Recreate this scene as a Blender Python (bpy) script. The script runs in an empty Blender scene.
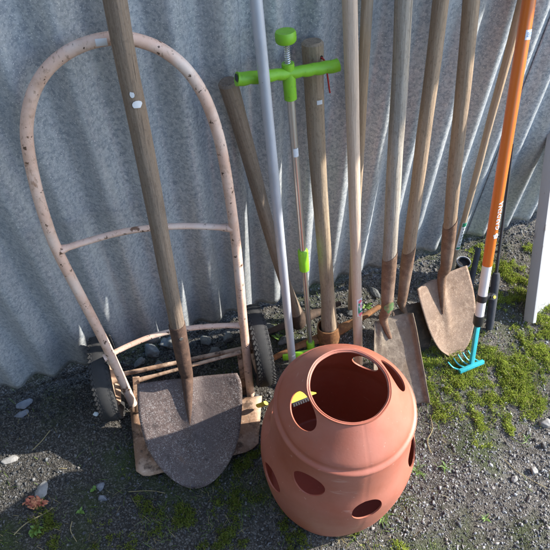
import bpy, bmesh, math, random
import numpy as np
from mathutils import Vector, Matrix, noise

random.seed(7)
RNG = np.random.default_rng(11)
sc = bpy.context.scene
COL = sc.collection

# ------------------------------------------------------------------ survey
# The camera and the wall line were solved from the photograph; the helpers
# turn a sighted point plus its real height / distance into world metres.
CAM_H, FPX, PITCH = 1.4, 560.0, math.radians(51)
CAM = Vector((0, 0, CAM_H))
FWD = Vector((0, math.cos(PITCH), -math.sin(PITCH)))
DWN = Vector((0, -math.sin(PITCH), -math.cos(PITCH)))
RGT = Vector((1, 0, 0))

def ray(x, y):
    return RGT * ((x - 275) / FPX) + DWN * ((y - 275) / FPX) + FWD

def gz(x, y, z=0.0):
    d = ray(x, y)
    return CAM + d * ((z - CAM_H) / d.z)

WA, WB = gz(0, 396), gz(532, 220)
WD = (WB - WA).normalized()                 # along the wall, to the right
WN = Vector((WD.y, -WD.x, 0))               # out of the wall, to the viewer
UP = Vector((0, 0, 1))

def wl(x, y, d=0.0):
    r = ray(x, y)
    return CAM + r * (((WA + WN * d - CAM).dot(WN)) / r.dot(WN))

def wp(a, d, z=0.0):
    return WA + WD * a + WN * d + UP * z

def on_plane(x, y, o, n):
    r = ray(x, y)
    return CAM + r * ((o - CAM).dot(n) / r.dot(n))

# ------------------------------------------------------------------ meshes
class MB:
    def __init__(self):
        self.v, self.f = [], []

    def add(self, verts, faces):
        b = len(self.v)
        self.v.extend(tuple(p) for p in verts)
        self.f.extend(tuple(b + i for i in q) for q in faces)

    def tube(self, path, radii, n=20, cap=True, flat=1.0, ref=None):
        path = [Vector(p) for p in path]
        m = len(path)
        if not hasattr(radii, '__len__'):
            radii = [radii] * m
        tans = []
        for i in range(m):
            a, b = path[max(0, i - 1)], path[min(m - 1, i + 1)]
            tans.append((b - a).normalized())
        t0 = tans[0]
        u = Vector(ref) if ref is not None else (Vector((1, 0, 0)) if abs(t0.x) < .9 else Vector((0, 1, 0)))
        u = (u - t0 * u.dot(t0)).normalized()
        vs = []
        for i in range(m):
            t = tans[i]
            u = (u - t * u.dot(t)).normalized()
            w = t.cross(u)
            for k in range(n):
                a = 2 * math.pi * k / n
                vs.append(path[i] + u * (math.cos(a) * radii[i]) + w * (math.sin(a) * radii[i] * flat))
        fs = []
        for i in range(m - 1):
            for k in range(n):
                k2 = (k + 1) % n
                fs.append((i * n + k, i * n + k2, (i + 1) * n + k2, (i + 1) * n + k))
        if cap:
            fs.append(tuple(reversed(range(n))))
            fs.append(tuple(range((m - 1) * n, m * n)))
        self.add(vs, fs)
        return self

    def lathe(self, prof, n=48, M=None, closed=False):
        M = M or Matrix()
        m = len(prof)
        vs = []
        for r, z in prof:
            for k in range(n):
                a = 2 * math.pi * k / n
                vs.append(M @ Vector((r * math.cos(a), r * math.sin(a), z)))
        fs = []
        rng = range(m if closed else m - 1)
        for i in rng:
            j = (i + 1) % m
            for k in range(n):
                k2 = (k + 1) % n
                fs.append((i * n + k, i * n + k2, j * n + k2, j * n + k))
        if not closed:
            if prof[0][0] > 1e-6:
                fs.append(tuple(reversed(range(n))))
            if prof[-1][0] > 1e-6:
                fs.append(tuple(range((m - 1) * n, m * n)))
        self.add(vs, fs)
        return self

    def box(self, c, s, M=None, bev=0.0):
        bm = bmesh.new()
        bmesh.ops.create_cube(bm, size=1)
        for v in bm.verts:
            v.co = Vector((v.co.x * s[0], v.co.y * s[1], v.co.z * s[2]))
        if bev:
            bmesh.ops.bevel(bm, geom=bm.edges[:], offset=bev, segments=2, affect='EDGES', profile=.6)
        M = M or Matrix()
        bm.verts.index_update()
        vs = [M @ (v.co + Vector(c)) for v in bm.verts]
        fs = [[v.index for v in f.verts] for f in bm.faces]
        bm.free()
        self.add(vs, fs)
        return self

    def build(self, name, mat, parent=None, angle=40, M=None):
        me = bpy.data.meshes.new(name)
        me.from_pydata(self.v, [], self.f)
        return link_mesh(name, me, mat, parent, angle, M)

def link_mesh(name, me, mat, parent=None, angle=40, M=None, fix=True):
    if fix:
        bm = bmesh.new()
        bm.from_mesh(me)
        bmesh.ops.remove_doubles(bm, verts=bm.verts, dist=1e-6)
        bmesh.ops.recalc_face_normals(bm, faces=bm.faces)
        bm.to_mesh(me)
        bm.free()
    me.polygons.foreach_set('use_smooth', [True] * len(me.polygons))
    try:
        me.set_sharp_from_angle(angle=math.radians(angle))
    except Exception:
        pass
    me.materials.append(mat)
    o = bpy.data.objects.new(name, me)
    COL.objects.link(o)
    if parent is not None:
        o.parent = parent
    if M is not None:
        if parent is not None:
            o.matrix_local = M
        else:
            o.matrix_world = M
    return o

def thing(name, label, cat, M=None, group=None):
    o = bpy.data.objects.new(name, None)
    o.empty_display_size = .05
    COL.objects.link(o)
    if M is not None:
        o.matrix_world = M
    tag(o, label, cat, group)
    return o

def tag(o, label=None, cat=None, group=None, kind=None):
    if label: o['label'] = label
    if cat: o['category'] = cat
    if group: o['group'] = group
    if kind: o['kind'] = kind
    return o

def frame(p, q, away=None):
    """Local Z runs p -> q, local -Y looks at the viewer side."""
    z = (q - p).normalized()
    y = Vector(away) if away is not None else -WN
    y = (y - z * y.dot(z)).normalized()
    x = y.cross(z)
    M = Matrix((x, y, z)).transposed().to_4x4()
    M.translation = p
    return M

def crom(pts, per=6):
    pts = [Vector(p) for p in pts]
    out = []
    for i in range(len(pts) - 1):
        p0, p1, p2 = pts[max(0, i - 1)], pts[i], pts[i + 1]
        p3 = pts[min(len(pts) - 1, i + 2)]
        for k in range(per):
            t = k / per
            out.append(.5 * ((2 * p1) + (p2 - p0) * t + (2 * p0 - 5 * p1 + 4 * p2 - p3) * t * t + (3 * p1 - p0 - 3 * p2 + p3) * t ** 3))
    out.append(pts[-1])
    return out

# --------------------------------------------------------------- materials
def new_mat(name):
    m = bpy.data.materials.new(name)
    m.use_nodes = True
    nt = m.node_tree
    return m, nt, nt.nodes['Principled BSDF']

def layered(name, base, layers=(), rough=.6, metal=0.0, bump=(), rough_var=None, spec=.5, coat=0.0, sss=0):
    """layers: (kind, scale, stretch, detail, lo, hi, colour, amount) blended in turn over the base colour."""
    m, nt, bs = new_mat(name)
    N, L = nt.nodes, nt.links
    tc = N.new('ShaderNodeTexCoord')

    def tex(kind, scale, stretch, detail, seed=0.0):
        mp = N.new('ShaderNodeMapping')
        mp.inputs['Scale'].default_value = stretch
        mp.inputs['Location'].default_value = (seed * 1.37, seed * .71, seed * 2.1)
        L.new(tc.outputs['Object'], mp.inputs['Vector'])
        if kind == 'noise':
            t = N.new('ShaderNodeTexNoise')
            t.inputs['Scale'].default_value = scale
            t.inputs['Detail'].default_value = detail
            t.inputs['Roughness'].default_value = .6
            L.new(mp.outputs['Vector'], t.inputs['Vector'])
            return t.outputs['Fac']
        if kind == 'cells':
            t = N.new('ShaderNodeTexVoronoi')
            t.inputs['Scale'].default_value = scale
            L.new(mp.outputs['Vector'], t.inputs['Vector'])
            s = N.new('ShaderNodeSeparateColor')
            L.new(t.outputs['Color'], s.inputs['Color'])
            return s.outputs[0]
        if kind == 'dots':
            t = N.new('ShaderNodeTexVoronoi')
            t.inputs['Scale'].default_value = scale
            L.new(mp.outputs['Vector'], t.inputs['Vector'])
            iv = N.new('ShaderNodeMath'); iv.operation = 'SUBTRACT'
            iv.inputs[0].default_value = 1
            L.new(t.outputs['Distance'], iv.inputs[1])
            return iv.outputs[0]
        if kind == 'axis':     # position along the mesh's own Z, in metres
            s = N.new('ShaderNodeSeparateXYZ')
            L.new(mp.outputs['Vector'], s.inputs[0])
            ns = N.new('ShaderNodeTexNoise')
            ns.inputs['Scale'].default_value = 60
            L.new(tc.outputs['Object'], ns.inputs['Vector'])
            ma = N.new('ShaderNodeMath'); ma.operation = 'MULTIPLY_ADD'
            ma.inputs[1].default_value = scale
            L.new(ns.outputs['Fac'], ma.inputs[0])
            L.new(s.outputs[2], ma.inputs[2])
            return ma.outputs[0]

    cur = N.new('ShaderNodeRGB')
    cur.outputs[0].default_value = (*base, 1)
    cur = cur.outputs[0]
    for i, ly in enumerate(layers):
        kind, scale, stretch, detail, lo, hi, colr, amt = ly
        f = tex(kind, scale, stretch, detail, i + 1.0)
        mr = N.new('ShaderNodeMapRange')
        mr.inputs['From Min'].default_value = lo
        mr.inputs['From Max'].default_value = hi
        mr.inputs['To Max'].default_value = amt
        L.new(f, mr.inputs['Value'])
        mx = N.new('ShaderNodeMix'); mx.data_type = 'RGBA'
        L.new(mr.outputs['Result'], mx.inputs['Factor'])
        L.new(cur, mx.inputs['A'])
        mx.inputs['B'].default_value = (*colr, 1)
        cur = mx.outputs['Result']
    L.new(cur, bs.inputs['Base Color'])
    bs.inputs['Roughness'].default_value = rough
    bs.inputs['Metallic'].default_value = metal
    bs.inputs['Specular IOR Level'].default_value = spec
    if coat:
        bs.inputs['Coat Weight'].default_value = coat
        bs.inputs['Coat Roughness'].default_value = .2
    if rough_var:
        scale, stretch, lo, hi = rough_var
        f = tex('noise', scale, stretch, 4, 9.0)
        mr = N.new('ShaderNodeMapRange')
        mr.inputs['From Min'].default_value = .3
        mr.inputs['From Max'].default_value = .7
        mr.inputs['To Min'].default_value = lo
        mr.inputs['To Max'].default_value = hi
        L.new(f, mr.inputs['Value'])
        L.new(mr.outputs['Result'], bs.inputs['Roughness'])
    prev = None
    for i, (kind, scale, stretch, detail, dist, strength) in enumerate(bump):
        f = tex(kind, scale, stretch, detail, 20.0 + i)
        b = N.new('ShaderNodeBump')
        b.inputs['Distance'].default_value = dist
        b.inputs['Strength'].default_value = strength
        L.new(f, b.inputs['Height'])
        if prev: L.new(prev, b.inputs['Normal'])
        prev = b.outputs['Normal']
    if prev: L.new(prev, bs.inputs['Normal'])
    return m

I3 = (1, 1, 1)
def wood(name, base, dark, light, rough=.75, specks=True, dirt=.5, grey=(.30, .28, .25)):
    ly = [('noise', 90, (1, 1, .05), 5, .35, .7, dark, .6),
          ('noise', 260, (1, 1, .04), 4, .5, .75, light, .5),
          ('noise', 14, (1, 1, .35), 6, .45, .62, grey, dirt),
          ('noise', 230, (1, 1, .45), 5, .52, .68, tuple(c * .7 for c in dark), .45 if specks else .25),
          ('noise', 6, (1, 1, .5), 5, .52, .7, tuple(c * .75 for c in dark), dirt),
          ('noise', 30, (1, 1, .25), 6, .60, .72, tuple(c * .6 for c in dark), dirt * .7)]
    if specks:
        ly.append(('noise', 340, I3, 4, .55, .68, tuple(c * .75 for c in light), .6))
        ly.append(('noise', 150, (1, 1, .012), 4, .64, .68, tuple(c * .3 for c in dark), .8))
    return layered(name, base, ly, rough=rough, spec=.3,
                   bump=[('noise', 160, (1, 1, .05), 5, .003, .8), ('noise', 60, (1, 1, .4), 5, .002, .6)])

M_WOOD_GREY = wood('wood_weathered_grey', (.36, .31, .25), (.17, .14, .11), (.50, .45, .38), dirt=.75)
M_WOOD_BROWN = wood('wood_weathered_brown', (.36, .26, .175), (.17, .117, .074), (.45, .35, .25), dirt=.4, grey=(.25, .195, .145))
M_WOOD_DULL = wood('wood_dull_dark', (.225, .168, .122), (.125, .09, .066), (.33, .265, .205), dirt=.5, grey=(.20, .165, .135))
M_WOOD_PALE = wood('wood_pale', (.56, .43, .33), (.42, .31, .23), (.64, .52, .42), specks=False, dirt=.2, grey=(.46, .38, .31))
M_WOOD_TAN = wood('wood_tan', (.43, .31, .20), (.27, .185, .115), (.53, .41, .29), specks=False, dirt=.35)
M_WOOD_PICK = wood('wood_pick_handle', (.35, .265, .18), (.18, .13, .088), (.46, .38, .28), dirt=.5, grey=(.28, .24, .19))

def rust(name, base, dark, light, rough=.8, metal=.15, speck=None):
    ly = [('noise', 30, I3, 6, .4, .68, dark, .8),
          ('noise', 75, I3, 6, .5, .72, light, .7),
          ('noise', 260, I3, 5, .52, .7, dark, .6)]
    if speck: ly += speck
    return layered(name, base, ly, rough=rough, metal=metal, spec=.35,
                   bump=[('noise', 150, I3, 6, .0016, .6), ('noise', 420, I3, 4, .0008, .6)])

M_RUST = rust('rust_brown', (.19, .115, .075), (.085, .052, .037), (.31, .205, .135), speck=[('noise', 8, I3, 6, .48, .62, (.25, .19, .145), .7)])
M_RUST_ORANGE = rust('rust_orange', (.22, .105, .045), (.10, .05, .028), (.36, .19, .08))
M_RUST_DARK = rust('rust_dark', (.075, .052, .04), (.035, .027, .022), (.14, .09, .062))
M_RUST_SOCKET = rust('rust_socket', (.115, .07, .052), (.06, .038, .03), (.19, .115, .08))
M_BLADE_TAN = rust('blade_tan_rust', (.24, .165, .12), (.155, .10, .07), (.40, .30, .22), rough=.7, speck=[('noise', 300, I3, 4, .56, .66, (.42, .34, .27), .6), ('noise', 10, I3, 6, .5, .62, (.21, .15, .115), .7), ('noise', 24, (1, 1, .25), 5, .6, .7, (.12, .075, .05), .7)])
M_BLADE_GREY = rust('blade_grey_rust', (.185, .15, .115), (.105, .08, .058), (.31, .26, .20), rough=.65, metal=.2, speck=[('noise', 9, I3, 6, .5, .62, (.16, .115, .075), .7), ('noise', 24, (1, 1, .25), 5, .6, .7, (.09, .062, .045), .7)])
M_BLADE_SPECK = rust('blade_speckled_steel', (.115, .082, .074), (.065, .048, .045), (.185, .135, .12), rough=.6, metal=.12,
                     speck=[('noise', 240, I3, 6, .55, .66, (.36, .33, .32), .7),
                            ('noise', 520, I3, 3, .56, .66, (.5, .48, .47), .55),
                            ('noise', 11, I3, 6, .44, .58, (.10, .078, .075), .8),
                            ('noise', 40, (1, .3, 1), 6, .6, .68, (.055, .042, .04), .8),
                            ('noise', 16, I3, 6, .62, .68, (.17, .105, .075), .7)])

M_PINK = layered('chipped_pink_paint', (.64, .42, .32),
                 [('noise', 14, I3, 5, .42, .7, (.74, .56, .46), .8),
                  ('noise', 45, I3, 6, .5, .72, (.47, .29, .20), .7),
                  ('noise', 170, (1, 1, .5), 5, .57, .70, (.30, .19, .13), .8),
                  ('noise', 5, I3, 5, .5, .62, (.70, .60, .53), .7),
                  ('noise', 75, I3, 6, .62, .65, (.07, .035, .02), .95),
                  ('noise', 28, I3, 6, .66, .69, (.12, .055, .025), .9),
                  ('noise', 34, (1, 1, .3), 6, .66, .72, (.30, .16, .09), .8)],
                 rough=.5, bump=[('noise', 75, I3, 6, -.001, .5)], spec=.45)
M_PINK_RUST = layered('rusty_pink_plate', (.50, .36, .26),
                      [('noise', 11, I3, 6, .44, .58, (.22, .125, .075), .9),
                       ('noise', 32, I3, 6, .52, .62, (.07, .042, .028), .9),
                       ('noise', 150, I3, 5, .55, .75, (.60, .48, .38), .5)],
                      rough=.75, bump=[('noise', 60, I3, 6, .002, .6)])
M_TERRA = layered('terracotta_plastic', (.345, .097, .056),
                  [('noise', 7, I3, 4, .4, .7, (.37, .135, .095), .6),
                   ('noise', 3.5, I3, 5, .5, .66, (.43, .19, .145), .45),
                   ('noise', 30, (1, 1, .3), 6, .55, .72, (.30, .105, .065), .5),
                   ('noise', 22, (.4, .4, 2.2), 6, .66, .72, (.52, .30, .24), .55),
                   ('noise', 130, I3, 5, .67, .72, (.62, .40, .33), .6),
                   ('noise', 300, I3, 4, .66, .72, (.20, .085, .055), .6),
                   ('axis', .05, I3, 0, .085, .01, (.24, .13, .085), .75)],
                  rough=.4, bump=[('noise', 240, I3, 3, .0004, .3), ('noise', 16, I3, 4, .002, .25)], rough_var=(14, I3, .36, .6))
M_LIME = layered('lime_plastic', (.22, .50, .022), [('noise', 40, I3, 5, .45, .75, (.17, .38, .02), .6), ('noise', 140, I3, 5, .62, .7, (.10, .16, .03), .6), ('noise', 26, I3, 6, .62, .7, (.30, .42, .12), .5)], rough=.45, bump=[('noise', 200, I3, 3, .0004, .4)])
M_STEEL = layered('brushed_steel', (.70, .70, .69), [('noise', 50, (1, 1, .1), 5, .55, .8, (.45, .40, .34), .6)], rough=.34, metal=.95)
M_SPRING = layered('spring_steel', (.72, .72, .70), (), rough=.35, metal=.8)
M_POLE = layered('dull_aluminium_pole', (.50, .53, .59),
                 [('noise', 40, (1, 1, .15), 5, .45, .75, (.38, .41, .47), .7), ('noise', 10, (1, 1, .5), 6, .52, .66, (.33, .34, .36), .6),
                  ('noise', 200, I3, 4, .68, .74, (.16, .14, .13), .7)], rough=.5, metal=.35)
M_WHITE = layered('white_sticker_paper', (.66, .68, .70), [('noise', 120, I3, 4, .55, .75, (.55, .57, .62), .5)], rough=.6)
M_ORANGE = layered('orange_lacquer', (.66, .155, .018), [('noise', 30, (1, 1, .2), 5, .5, .8, (.50, .11, .012), .5), ('noise', 90, (1, 1, .06), 5, .60, .70, (.62, .26, .10), .45),
                   ('noise', 160, I3, 4, .70, .76, (.25, .10, .04), .5)], rough=.33, coat=.25)
M_WHITE_METAL = layered('white_lacquer', (.72, .71, .69), [('noise', 40, (1, 1, .3), 6, .52, .75, (.42, .39, .35), .5)], rough=.4)
M_BLACK = layered('black_plastic', (.018, .018, .021), [('noise', 40, I3, 5, .5, .8, (.06, .06, .062), .6)], rough=.45)
M_NAVY = layered('dark_foam_grip', (.022, .025, .035), [('noise', 60, I3, 5, .5, .8, (.07, .07, .075), .6)], rough=.7)
M_TEAL = layered('teal_paint', (.035, .37, .43), [('noise', 60, I3, 5, .52, .78, (.02, .22, .27), .6)], rough=.4)
M_TYRE = layered('dusty_tyre', (.022, .023, .025), [('noise', 30, I3, 5, .45, .75, (.05, .048, .045), .6)], rough=.85)
M_YELLOW = layered('yellow_plastic', (.78, .62, .06), [('noise', 50, I3, 4, .5, .8, (.62, .46, .04), .5)], rough=.45)
M_RED = layered('red_cord', (.36, .025, .02), (), rough=.8)
M_BLUE_INK = layered('blue_ink', (.05, .20, .52), (), rough=.6)
M_DARK_INK = layered('dark_ink', (.03, .07, .05), (), rough=.6)
M_GREEN_INK = layered('green_ink', (.02, .24, .13), (), rough=.5)
M_PINK_INK = layered('pink_ink', (.72, .16, .20), (), rough=.5)
M_GREEN_PAINT = layered('green_paint_mark', (.07, .15, .05), [('noise', 90, I3, 5, .45, .6, (.2, .13, .07), .8)], rough=.7)
M_BOARD = layered('weathered_white_paint', (.36, .365, .375),
                  [('noise', 20, (1, 1, .25), 6, .45, .75, (.33, .335, .345), .8),
                   ('noise', 90, (1, 1, .2), 6, .62, .68, (.17, .15, .13), .7)], rough=.6,
                  bump=[('noise', 90, (1, 1, .2), 5, .001, .5)])
M_SHEET = layered('galvanised_sheet', (.50, .535, .57),
                  [('cells', 185, I3, 0, .1, .9, (.26, .30, .35), .85),
                   ('noise', 120, I3, 6, .45, .62, (.58, .61, .62), .7),
                   ('noise', 150, I3, 6, .52, .64, (.22, .255, .30), .6),
                   ('noise', 7, (1, 1, .3), 6, .42, .68, (.30, .34, .39), .4),
                   ('noise', 22, (1, 1, .10), 6, .55, .74, (.68, .70, .67), .5),
                   ('noise', 420, I3, 3, .60, .67, (.85, .87, .86), .85),
                   ('noise', 60, (1, 1, .3), 5, .66, .72, (.66, .67, .65), .5),
                   ('noise', 5, (1, 1, .25), 5, .60, .72, (.32, .31, .26), .35)],
                  rough=.45, metal=.35, rough_var=(60, I3, .34, .54),
                  bump=[('noise', 140, I3, 5, .0008, .4)])
M_SLATE = layered('slate', (.11, .12, .145), [('noise', 60, I3, 6, .45, .7, (.2, .21, .23), .7)], rough=.6, bump=[('noise', 110, I3, 5, .002, .5)])
M_PALE_STONE = layered('pale_stone', (.25, .245, .235), [('noise', 90, I3, 6, .45, .7, (.2, .19, .18), .7)], rough=.8, bump=[('noise', 160, I3, 5, .002, .5)])
M_DARK_STONE = layered('dark_stone', (.075, .08, .08), [('noise', 60, I3, 6, .45, .7, (.14, .145, .14), .8),
                       ('noise', 22, I3, 5, .55, .7, (.06, .085, .03), .6)], rough=.75, bump=[('noise', 90, I3, 5, .004, .5)])
M_CHALK = layered('white_chip', (.66, .74, .78), [('noise', 90, I3, 4, .5, .7, (.5, .6, .66), .6)], rough=.7)
M_LEAF = layered('fresh_leaf', (.10, .19, .03), [('noise', 60, I3, 4, .45, .7, (.15, .25, .05), .6)], rough=.55)
M_LEAF_DRY = layered('dry_stalk', (.24, .20, .10), [('noise', 60, I3, 4, .45, .7, (.34, .29, .17), .6)], rough=.8)
M_SCRAP_RED = layered('faded_red_petals', (.34, .085, .05), [('noise', 90, I3, 5, .42, .62, (.62, .30, .14), .8)], rough=.7)

# ----------------------------------------------------------------- ground
def soil():
    m, nt, bs = new_mat('gravelly_soil')
    N, L = nt.nodes, nt.links
    tc = N.new('ShaderNodeTexCoord')
    def noise_(scale, detail=6, loc=(0, 0, 0)):
        mp = N.new('ShaderNodeMapping'); mp.inputs['Location'].default_value = loc
        L.new(tc.outputs['Object'], mp.inputs['Vector'])
        t = N.new('ShaderNodeTexNoise'); t.inputs['Scale'].default_value = scale; t.inputs['Detail'].default_value = detail
        L.new(mp.outputs['Vector'], t.inputs['Vector']); return t.outputs['Fac']
    def mr(v, lo, hi, amt=1):
        r = N.new('ShaderNodeMapRange'); r.inputs['From Min'].default_value = lo; r.inputs['From Max'].default_value = hi
        r.inputs['To Max'].default_value = amt; L.new(v, r.inputs['Value']); return r.outputs['Result']
    def mix(f, a, b):
        x = N.new('ShaderNodeMix'); x.data_type = 'RGBA'; L.new(f, x.inputs['Factor'])
        if isinstance(a, tuple): x.inputs['A'].default_value = (*a, 1)
        else: L.new(a, x.inputs['A'])
        x.inputs['B'].default_value = (*b, 1); return x.outputs['Result']
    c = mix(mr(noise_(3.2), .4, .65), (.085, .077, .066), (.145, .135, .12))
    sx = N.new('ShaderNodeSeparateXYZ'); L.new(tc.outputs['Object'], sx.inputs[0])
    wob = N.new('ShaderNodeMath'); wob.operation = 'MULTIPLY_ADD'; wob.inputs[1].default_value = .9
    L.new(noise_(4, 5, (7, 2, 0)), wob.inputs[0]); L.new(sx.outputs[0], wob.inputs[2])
    c = mix(mr(wob.outputs[0], .75, .30, .85), c, (.034, .032, .027))  # darker towards the left, edge broken up by noise
    c = mix(mr(noise_(45), .45, .65, .8), c, (.035, .031, .027))
    vo = N.new('ShaderNodeTexVoronoi'); vo.inputs['Scale'].default_value = 330
    L.new(tc.outputs['Object'], vo.inputs['Vector'])
    sp = N.new('ShaderNodeSeparateColor'); L.new(vo.outputs['Color'], sp.inputs['Color'])
    c = mix(mr(sp.outputs[0], .55, .95, .75), c, (.19, .18, .165))
    c = mix(mr(sp.outputs[1], .6, .9, .55), c, (.03, .027, .024))
    c = mix(mr(noise_(5, 7, (3, 1, 0)), .50, .64, .7), c, (.040, .060, .015))
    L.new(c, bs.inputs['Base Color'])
    bs.inputs['Roughness'].default_value = .9
    bs.inputs['Specular IOR Level'].default_value = .25
    b1 = N.new('ShaderNodeBump'); b1.inputs['Distance'].default_value = .003; b1.inputs['Strength'].default_value = .8
    L.new(vo.outputs['Distance'], b1.inputs['Height']); b1.invert = True
    b2 = N.new('ShaderNodeBump'); b2.inputs['Distance'].default_value = .006; b2.inputs['Strength'].default_value = .7
    L.new(noise_(120, 6), b2.inputs['Height']); L.new(b1.outputs['Normal'], b2.inputs['Normal'])
    L.new(b2.outputs['Normal'], bs.inputs['Normal'])
    return m

def ground_h(x, y):
    p = Vector((x, y, 0))
    h = .010 * noise.noise(p * 3.1) + .006 * noise.noise(p * 9.0 + Vector((4, 2, 0))) + .0028 * noise.noise(p * 38) + .0016 * noise.noise(p * 95)
    d = (p - WA).dot(WN)
    if -0.05 < d < .16:
        h += .010 * noise.noise(p * 17 + Vector((9, 9, 1))) * (1 - abs(d - .05) / .11 if abs(d - .05) < .11 else 0)
    if d < 0: h += .03 * min(1, max(0, (-d - .02) / .04))
    elif d < .05: h -= .008 * (1 - d / .05)
    return h - .006

def axis_coords(lo, hi, step, far):
    a = list(np.arange(lo, hi + 1e-6, step))
    s, x = step, a[-1]
    up = []
    while x < far:
        s *= 1.5; x += s; up.append(x)
    s, x = step, a[0]
    dn = []
    while x > -far:
        s *= 1.5; x -= s; dn.append(x)
    return dn[::-1] + a + up

gxs, gys = axis_coords(-1.3, 1.6, .0075, 60), axis_coords(-.25, 1.75, .0075, 60)
gv = []
for y in gys:
    for x in gxs:
        inside = -2 < x < 2.3 and -1 < y < 2.5
        gv.append((x, y, ground_h(x, y) if inside else -.006))
nx = len(gxs)
gf = [(j * nx + i, j * nx + i + 1, (j + 1) * nx + i + 1, (j + 1) * nx + i) for j in range(len(gys) - 1) for i in range(nx - 1)]
me = bpy.data.meshes.new('ground')
me.from_pydata(gv, [], gf)
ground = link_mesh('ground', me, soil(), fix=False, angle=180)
tag(ground, kind='structure')

# ------------------------------------------------------ corrugated fence
PITCH_W, AMP = .0935, .0135
fence = thing('corrugated_fence', 'grey galvanised corrugated iron fence the tools lean against', 'fence', Matrix.Translation(wp(0, 0)))
def sheet(a0, a1, off, z0, z1, seed):
    na, nz = int((a1 - a0) / PITCH_W * 16), 60
    vs, fs = [], []
    for j in range(nz + 1):
        z = z0 + (z1 - z0) * (j / nz) ** 1.15
        for i in range(na + 1):
            a = a0 + (a1 - a0) * i / na
            d = AMP * math.cos(2 * math.pi * (a - .0595) / PITCH_W)
            d += .0007 * noise.noise(Vector((a * 3, z * 2, seed)))
            d += .0004 * noise.noise(Vector((a * 17, z * 9, seed + 5)))
            zz = z
            if j == 0:
                zz += .006 * noise.noise(Vector((a * 14, seed, 2)))
            vs.append(wp(a, d + off, zz) - wp(0, 0))
    w = na + 1
    for j in range(nz):
        for i in range(na):
            fs.append((j * w + i, j * w + i + 1, (j + 1) * w + i + 1, (j + 1) * w + i))
    b = MB(); b.add(vs, fs)
    o = b.build('sheet', M_SHEET, fence, angle=180)
    md = o.modifiers.new('thick', 'SOLIDIFY'); md.thickness = .0009; md.offset = -1
    return o
sheet(-1.35, -.26, .0, .026, 2.0, 1)
sheet(-.31, .745, .0022, .030, 2.02, 2)
sheet(.70, 1.56, .0, .026, 2.0, 3)
sheet(1.51, 3.3, .0022, .028, 2.01, 4)

# ------------------------------------------------------------ tool helpers
def wobble(z0, z1, r, n=26, amp=.0015, seed=0, taper=None, bow=0.0):
    path, rad = [], []
    for i in range(n + 1):
        t = i / n
        z = z0 + (z1 - z0) * t
        q = Vector((seed * 3.1, z * 4, seed))
        path.append((min(1, t * 3) * amp * noise.noise(q) + bow * math.sin(math.pi * t), min(1, t * 3) * amp * noise.noise(q + Vector((7, 0, 0))), z))
        rr = taper(t) if taper else r
        rad.append(rr * (1 + (.06 if amp > .002 else .03) * noise.noise(q * 2.2)))
    return path, rad

def sticker(parent, z, r, w, h, ang=0.0, mat=None, name='price_sticker', lift=.0006, nseg=8):
    """A small curved label hugging a round shaft; ang 0 faces the viewer."""
    b = MB(); vs = []; fs = []
    R = r + lift
    for j in range(2):
        for i in range(nseg + 1):
            a = ang + (i / nseg - .5) * w / r
            vs.append((R * math.sin(a), -R * math.cos(a), z + (j - .5) * h))
    for i in range(nseg):
        fs.append((i, i + 1, nseg + 2 + i, nseg + 1 + i))
    b.add(vs, fs)
    o = b.build(name, mat or M_WHITE, parent, angle=180)
    return o

def wrapped_text(parent, body, z, r, size, ang, mat, name='lettering', lift=.0012, along=True, bold=.0, fx=1.0):
    cu = bpy.data.curves.new(name, 'FONT')
    cu.body = body; cu.size = size; cu.align_x = 'CENTER'; cu.align_y = 'CENTER'
    cu.offset = bold; cu.resolution_u = 3
    cu.space_character = 1.08
    tmp = bpy.data.objects.new(name + '_src', cu)
    me = bpy.data.meshes.new_from_object(tmp)
    bpy.data.objects.remove(tmp); bpy.data.curves.remove(cu)
    bm = bmesh.new(); bm.from_mesh(me)
    bmesh.ops.triangulate(bm, faces=bm.faces)
    R = r + lift
    for v in bm.verts:
        x, y = v.co.x * fx, v.co.y
        if along:        # reads upwards along the shaft
            zz, s = z + x, -y
        else:
            zz, s = z + y, x
        a = ang + s / r
        v.co = (R * math.sin(a), -R * math.cos(a), zz)
    bm.to_mesh(me); bm.free()
    return link_mesh(name, me, mat, parent, fix=False, angle=180)

def blob(parent, z, r, ang, sx, sz, mat, name, lift=.0012, n=14, seed=0):
    vs = [(0, 0)]; R = r + lift
    for k in range(n):
        a = 2 * math.pi * k / n
        q = 1 + .4 * noise.noise(Vector((math.cos(a) * 2, math.sin(a) * 2, seed)))
        vs.append((sx * math.cos(a) * q, sz * math.sin(a) * q))
    pts = [(R * math.sin(ang + s / r), -R * math.cos(ang + s / r), z + t) for s, t in vs]
    b = MB(); b.add(pts, [(0, k + 1, (k + 1) % n + 1) for k in range(n)])
    return b.build(name, mat, parent, angle=180)

def lerp_chain(ch, n):
    """Evenly resample a smoothed polyline."""
    p = crom(ch, 8)
    L = [0]
    for i in range(1, len(p)):
        L.append(L[-1] + (p[i] - p[i - 1]).length)
    out = []
    k = 0
    for i in range(n + 1):
        s = L[-1] * i / n
        while k < len(L) - 2 and L[k + 1] < s: k += 1
        t = (s - L[k]) / max(1e-9, L[k + 1] - L[k])
        out.append(p[k].lerp(p[k + 1], t))
    return out

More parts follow.
